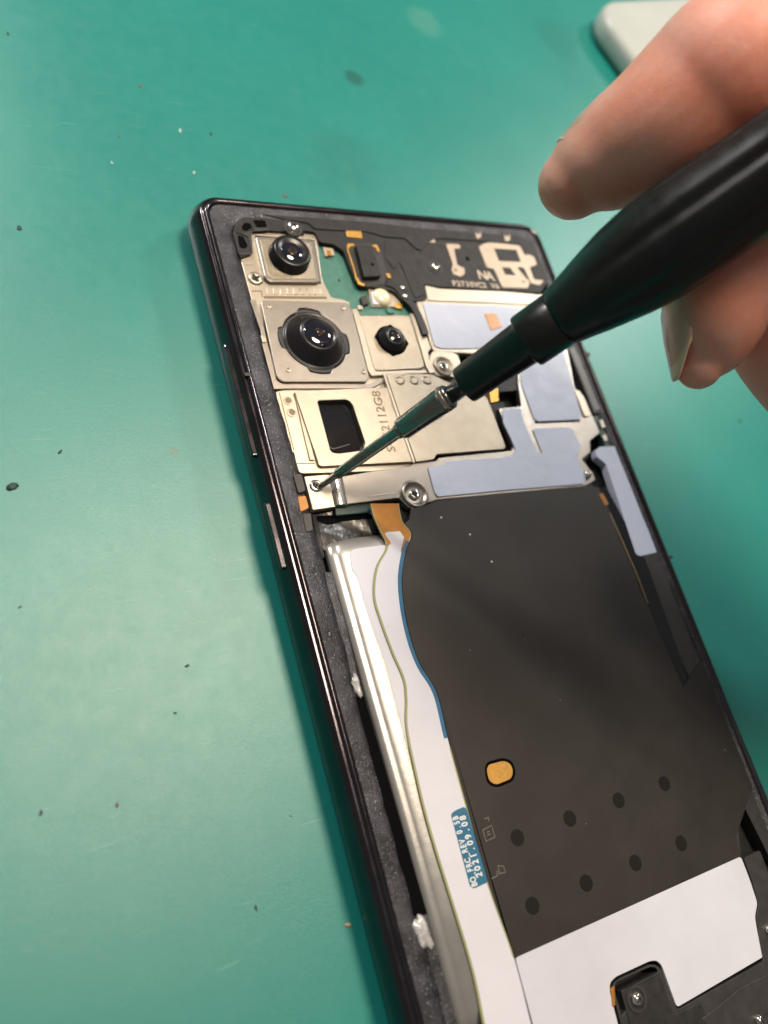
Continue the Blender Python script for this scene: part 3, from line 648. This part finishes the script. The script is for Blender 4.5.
# lower ledge filling to the battery
plate('inner_ledge', [at(320,572,.735).xy, at(332,572,.735).xy, at(347,630,.735).xy, at(363,697,.735).xy, at(353,697,.735).xy, at(338,640,.735).xy], .55, .741, 'ledge', phone, r=.02, world=True, bevel=.01)
plate('inner_ledge', [at(411,917,.735).xy, at(427,914,.735).xy, (.60,-15.6), (.30,-15.6)], .55, .741, 'ledge', phone, r=.02, world=True, bevel=.01)
keyr = plate('side_key_rail', q('e',(150,590),(240,600),(300,800),(292,878),(262,884),(240,800),(205,700)), .55, .70, 'charcoal', phone, r=.03)
plate('rail_block', q('e',(95,178),(160,170),(190,300),(135,318)), .55, .80, 'charcoal', keyr, r=.04)
plate('rail_block', q('e',(165,468),(228,455),(245,590),(190,602)), .55, .78, 'charcoal', keyr, r=.04)
plate('amber_coil', q('e',(128,338),(190,330),(215,425),(150,455)), .60, .77, 'copper', keyr, r=.04, bevel=.03)
plate('bronze_strip', q('d',(268,640),(300,640),(330,790),(318,820)), .60, .72, 'etch', keyr, r=.01)
for i_ in range(5): plate('contact_pin', q('e',*[(x+i_*9, y+i_*34) for x, y in ((205,612),(228,606),(238,636),(214,640))]), .69, .735, 'steel' if i_ % 2 else 'creamtrace', keyr, r=.01)
plate('rail_wall', q('e',(232,470),(262,466),(305,640),(330,790),(302,792),(262,640)), .55, .73, 'glossblack', keyr, r=.02)

# ------------------------------------------------------------------ screwdriver
A = at(318, 488, .755); B = at(768, 172, 7.4); D = (B-A).normalized()
drv = empty('screwdriver', A)
tag(drv, 'black fluted precision screwdriver with thin steel shaft, tip seated in a phone screw', 'screwdriver')
O0 = Vector((0,0,0))
link('bit_tip', lathe([(-.03,.012),(.03,.045),(.10,.052),(.40,.062),(.42,.075)], O0, D, n=8), 'drvsteel', drv)
link('shaft', lathe([(.40,.070),(.44,.088),(.9,.094),(1.66,.10),(1.70,.12),(1.76,.13)], O0, D, n=40), 'drvsteel', drv, smooth=True)
link('bit_collar', lathe([(1.74,.10),(1.76,.16),(1.81,.182),(2.55,.208),(2.60,.208),(2.615,.192),(2.66,.192),(2.675,.208),(2.72,.208),(2.76,.16)], O0, D, n=6*8, mod=lambda t, th: 1-.03*abs(math.cos(3*th))), 'drvsteel', drv, smooth=True)
link('collar_band', lathe([(2.60,.208),(2.605,.212),(2.67,.212),(2.675,.208)], O0, D, n=48), 'copperband', drv, smooth=True)
link('neck', lathe([(2.72,.14),(3.05,.15),(3.06,.2)], O0, D, n=40), 'drvsteel', drv, smooth=True)
link('ferrule', lathe([(2.99,.20),(3.0,.285),(3.03,.30),(4.10,.345),(4.12,.36),(4.14,.41),(4.17,.42),(4.68,.425),(4.70,.41)], O0, D, n=64), 'drvblack', drv, smooth=True, bevel=0)
def flute(t, th):
    k = min(1, max(0, (t-5.2)/.7))*min(1, max(0, (12.4-t)/.6)); return 1-.085*k*(max(0, math.cos(7*th+.6)))**2.2
hp = []
ctl = [(4.69,.41),(4.71,.435),(4.76,.445),(5.0,.50),(5.4,.60),(5.8,.685),(6.2,.735),(6.7,.745),(7.3,.715),(8,.69),(9,.70),(10,.74),(11,.77),(12,.76),(12.6,.70),(12.9,.58),(13.0,.40),(13.02,.1)]
for (t0, r0), (t1, r1) in zip(ctl, ctl[1:]):
    n_ = max(1, int((t1-t0)/.1))
    for j in range(n_): hp.append((t0+(t1-t0)*j/n_, r0+(r1-r0)*j/n_))
hp.append(ctl[-1])
link('handle', lathe(hp, O0, D, n=112, mod=flute), 'drvblack', drv, smooth=True)

# ------------------------------------------------------------------ hand
def tube_into(bm, pts, n=24, flat=None):
    """pts: (Vector, radius); closed with rounded ends."""
    P_ = [(p, r) for p, r in pts]; S = []
    k = len(P_)
    for i in range(k-1):
        a = [P_[max(i-1,0)], P_[i], P_[i+1], P_[min(i+2,k-1)]]
        for j in range(8):
            t = j/8
            f_ = lambda w: .5*((2*w[1])+(w[2]-w[0])*t+(2*w[0]-5*w[1]+4*w[2]-w[3])*t*t+(-w[0]+3*w[1]-3*w[2]+w[3])*t**3)
            S.append((f_([x[0] for x in a]), f_([x[1] for x in a])))
    S.append(P_[-1])
    # rounded caps
    def cap(p, d, r): return [(p+d*r*math.sin(a), r*math.cos(a)) for a in (math.radians(x) for x in (25, 48, 66, 80, 88))]
    d0 = (S[0][0]-S[1][0]).normalized(); d1 = (S[-1][0]-S[-2][0]).normalized()
    S = cap(S[0][0], d0, S[0][1])[::-1] + S + cap(S[-1][0], d1, S[-1][1])
    u = None; rings = []
    for i, (p, r) in enumerate(S):
        d = (S[min(i+1, len(S)-1)][0]-S[max(i-1, 0)][0]).normalized()
        u = (d.orthogonal() if u is None else u-d*u.dot(d)).normalized(); v = d.cross(u)
        rings.append([bm.verts.new(p+(u*math.cos(2*math.pi*j/n)+v*math.sin(2*math.pi*j/n))*r) for j in range(n)])
    for a, b in zip(rings, rings[1:]):
        for j in range(n): bm.faces.new((a[j], a[(j+1) % n], b[(j+1) % n], b[j]))
    bm.faces.new(rings[0][::-1]); bm.faces.new(rings[-1])
bm = bmesh.new()
idx = [(cp(574,183,13.0), .55), (cp(588,172,12.9), .68), (cp(618,153,12.7), .82), (cp(660,125,12.35), .92), (cp(698,90,12.1), .96), (cp(730,60,11.9), .98), (cp(775,28,12.1), .95), (cp(835,-10,12.3), .95), (cp(920,-60,12.0), .95), (cp(1010,-90,11.6), 1.02)]
mid = [(cp(699,366,12.95), .36), (cp(705,352,12.95), .56), (cp(712,326,12.9), .74), (cp(720,296,12.85), .80), (cp(738,255,12.8), .84), (cp(772,205,12.7), .84), (cp(850,150,12.2), .92), (cp(960,100,11.3), .88), (cp(1060,40,10.6), .98)]
ring_ = [(cp(745,308,13.6), .55), (cp(775,342,13.6), .72), (cp(810,382,13.5), .76), (cp(870,440,13.1), .80), (cp(930,430,12.5), .80), (cp(1010,330,11.8), .82), (cp(1110,200,11.0), .92)]
lit = [(cp(850,500,13.4), .50), (cp(890,530,13.2), .64), (cp(960,560,12.8), .68), (cp(1040,520,12.3), .70), (cp(1130,380,11.5), .80)]
thumb = [(cp(838,118,9.3), .62), (cp(870,110,9.1), .80), (cp(930,100,8.8), .92), (cp(1010,110,8.5), .98), (cp(1120,130,8.6), 1.15), (cp(1230,150,9.0), 1.5)]
shade_web = [(cp(935,-30,12.1), .95), (cp(905,50,12.0), .98), (cp(893,125,11.85), .98), (cp(905,200,11.8), .95), (cp(960,270,11.9), .95)]  # unseen flesh, both tubes added to shade the middle finger
shade_web2 = [(cp(1010,-60,11.6), 1.1), (cp(1010,60,11.6), 1.2), (cp(1010,190,11.6), 1.2), (cp(1050,300,11.6), 1.1)]
for f_ in (idx, mid, ring_, lit, thumb, shade_web, shade_web2): tube_into(bm, f_)
W0 = cp(1330,170,10.8)
for f_, r0 in ((idx, 1.0), (mid, 1.05), (ring_, 1.0), (lit, .9)): tube_into(bm, [(f_[-1][0], r0), (f_[-1][0].lerp(W0, .5), 1.3), (W0, 1.5)])
tube_into(bm, [(W0, 1.9), (cp(1500,230,10.2), 1.9), (cp(1750,330,11.0), 2.2)])
hand = link('hand', bm, 'skin', None, smooth=True, recalc=False)
tag(hand, 'bare hand pinching the screwdriver handle, index finger above it and middle finger below', 'hand')
rm = hand.modifiers.new('remesh', 'REMESH'); rm.mode = 'VOXEL'; rm.voxel_size = .065; rm.use_smooth_shade = True
sm = hand.modifiers.new('smooth', 'SMOOTH'); sm.factor = .5; sm.iterations = 5
def nail(ctl, nrm, half, name='fingernail'):
    """curved nail shell following the finger's axis points and radii, root to free edge"""
    bm = bmesh.new(); nu, nv = 20, 18; G = []; k = len(ctl)-1
    P_ = [(cp(x, y, d), r_) for x, y, d, r_ in ctl]
    for i in range(nu+1):
        row = []
        for j in range(nv+1):
            a = (j/nv-.5)*2; t = i/nu
            t = t+.14*(1-t)*abs(a)**3 if t < .5 else t-.30*(2*t-1)*abs(a)**2.4+.07*abs(a)**3*(2-2*t)
            f_ = min(k-1e-6, max(0, t*k)); q_ = int(f_); w_ = f_-q_
            c_ = P_[q_][0].lerp(P_[q_+1][0], w_); rr = P_[q_][1]*(1-w_)+P_[q_+1][1]*w_
            d = (P_[-1][0]-P_[0][0]).normalized(); n_ = (nrm-d*nrm.dot(d)).normalized(); s_ = d.cross(n_); an = a*half
            row.append(c_+(n_*math.cos(an)+s_*math.sin(an))*(rr+.012-.035*abs(a)**4))
        G.append([bm.verts.new(x) for x in row])
    for i in range(nu):
        for j in range(nv): bm.faces.new((G[i][j], G[i][j+1], G[i+1][j+1], G[i+1][j]))
    o = link(name, bm, 'nail', hand, smooth=True)
    so = o.modifiers.new('solid', 'SOLIDIFY'); so.thickness = .04; so.offset = 0
    o.data.materials.append(M['nailrim'])
    for f_ in o.data.polygons:
        if f_.index // nv >= nu-2: f_.material_index = 1
    return o
nail([(738,255,12.8,.83),(720,296,12.85,.79),(712,326,12.9,.73),(707,354,12.92,.60),(705,388,12.95,.45)], (-CX*1.0-CZ*.05-CY*.1), math.radians(50))
nail([(625,150,12.7,.82),(603,162,12.8,.74),(588,172,12.9,.66),(577,180,12.95,.61)], (-CX*.62+CY*.60-CZ*.12), math.radians(50))

# ------------------------------------------------------------------ pale case at the back
cA, cB, cC = at(597,31,.0), at(640,90,.0), at(628,-28,.0)
u = (cB-cA).normalized(); v = (cC-cA); v = (v-u*v.dot(u)).normalized(); c0 = at(577,22,.0)
bm = bmesh.new(); L1, L2 = 9.5, 15
loops = []
for ins, z in ((.25,.02),(.06,.10),(0,.3),(0,.55),(.05,.68),(.16,.75),(.30,.78)):
    pts = []
    r_ = 1.1-ins
    for cx_, cy_, a in ((L1-1.1,L2-1.1,0),(1.1,L2-1.1,90),(1.1,1.1,180),(L1-1.1,1.1,270)):
        for j in range(9):
            th = math.radians(a+90*j/8); X_, Y_ = cx_+r_*math.cos(th), cy_+r_*math.sin(th); pts.append(c0+u*X_+v*Y_+Vector((0,0,z)))
    loops.append(pts)
case = link('plastic_case', loft(loops, True, True), 'greyplastic', None, smooth=True)
tag(case, 'pale grey rounded plastic case lying behind the finger at the mat edge of view', 'case')

# ------------------------------------------------------------------ crumbs
def crumb(px, py, r, m, label, group, seed):
    rg = random.Random(seed); bm = bmesh.new(); bmesh.ops.create_icosphere(bm, subdivisions=2, radius=1); a = rg.uniform(0, 3)
    for v in bm.verts:
        k = 1+rg.uniform(-.3,.3); v.co = Vector((v.co.x*r*1.15*k, v.co.y*r*.6*k, max(-.2, v.co.z)*r*.16*k))
    bmesh.ops.rotate(bm, verts=bm.verts, matrix=Matrix.Rotation(a, 3, 'Z'))
    p = at(px, py, 0); o = link('crumb', bm, m, None, smooth=True); o.location = (p.x, p.y, r*.07+.001); tag(o, label, 'crumb', group); return o
M['crumbdark'] = mat('dark_crumb', (.028,.065,.058), .7, var=.4, var_scale=9); M['crumbtan'] = mat('tan_crumb', (.40,.33,.20), .6, var=.3, var_scale=12); M['crumbwhite'] = mat('pale_crumb', (.45,.62,.55), .6); M['crumbred'] = mat('brown_crumb', (.20,.10,.07), .7)
crumb(12, 487, .095, 'crumbdark', 'largest dark crumb, flat and ragged, at the left side of the mat', None, 1)
crumb(348, 925, .05, 'crumbtan', 'tan crumb on the mat beside the lower left edge of the phone', None, 2)
for i_, (x, y, r) in enumerate(((8,34,.035),(211,134,.04),(19,228,.055),(60,452,.035),(187,666,.032),(175,713,.022),(41,813,.035),(256,908,.032),(20,607,.025),(740,421,.05),(291,816,.018))):
    crumb(x, y, r, 'crumbdark', 'tiny dark crumb scattered on the teal mat', 'tiny dark crumbs on the mat', 10+i_)
for i_, (x, y, r) in enumerate(((180,131,.045),(194,173,.035),(112,163,.03),(215,560,.015),(140,760,.012),(90,590,.012))):
    crumb(x, y, r, 'crumbwhite', 'tiny pale crumb scattered on the teal mat', 'tiny pale crumbs on the mat', 40+i_)
for i_, (x, y, r) in enumerate(((140,86,.04),(119,136,.03),(285,196,.05),(117,805,.03))):
    crumb(x, y, r, 'crumbred', 'tiny brown crumb scattered on the teal mat', 'tiny brown crumbs on the mat', 60+i_)

# ------------------------------------------------------------------ lights
def area(name, d, dist, size, power, col, tgt=(3,-6,0)):
    l = bpy.data.lights.new(name, 'AREA'); l.shape = 'DISK'; l.size = size; l.energy = power; l.color = col
    o = bpy.data.objects.new(name, l); COL.objects.link(o); d = Vector(d).normalized(); o.location = Vector(tgt)+d*dist
    o.rotation_euler = d.to_track_quat('Z', 'Y').to_euler(); return o
area('lamp_back', (-.29,.76,.62), 80, 7, 40000, (1,.96,.91))
area('lamp_side', (.68,.45,.58), 80, 9, 14000, (1,.97,.94))
area('lamp_ceiling', (.23,.22,.95), 90, 28, 70000, (1,.84,.66), tgt=(-2.3,-7.7,0))
w = bpy.data.worlds.new('World'); sc.world = w; w.use_nodes = True; nt = w.node_tree
bg = nt.nodes['Background']; tc = nt.nodes.new('ShaderNodeTexCoord'); sp = nt.nodes.new('ShaderNodeSeparateXYZ'); nt.links.new(tc.outputs['Generated'], sp.inputs[0])
rp = nt.nodes.new('ShaderNodeValToRGB'); nt.links.new(sp.outputs['Z'], rp.inputs['Fac']); e = rp.color_ramp.elements
e[0].position = .0; e[0].color = (.62,.50,.40,1); e[1].position = 1; e[1].color = (.62,.62,.62,1); x = e.new(.45); x.color = (.50,.50,.52,1)
nt.links.new(rp.outputs['Color'], bg.inputs['Color']); bg.inputs['Strength'].default_value = .26

# ------------------------------------------------------------------ camera
cam = bpy.data.cameras.new('camera'); co = bpy.data.objects.new('camera', cam); COL.objects.link(co)
R3 = Matrix((CX, CY, CZ)).transposed(); co.matrix_world = Matrix.Translation(CAM) @ R3.to_4x4()
cam.sensor_fit = 'VERTICAL'; cam.sensor_height = 24; cam.sensor_width = 18; cam.lens = F/1024*24; cam.clip_start = .1; cam.clip_end = 1000
cam.dof.use_dof = True; cam.dof.focus_distance = 14.0; cam.dof.aperture_fstop = .088
sc.camera = co
sc.view_settings.view_transform = 'Standard'; sc.view_settings.look = 'None'; sc.view_settings.exposure = 0; sc.view_settings.gamma = 1
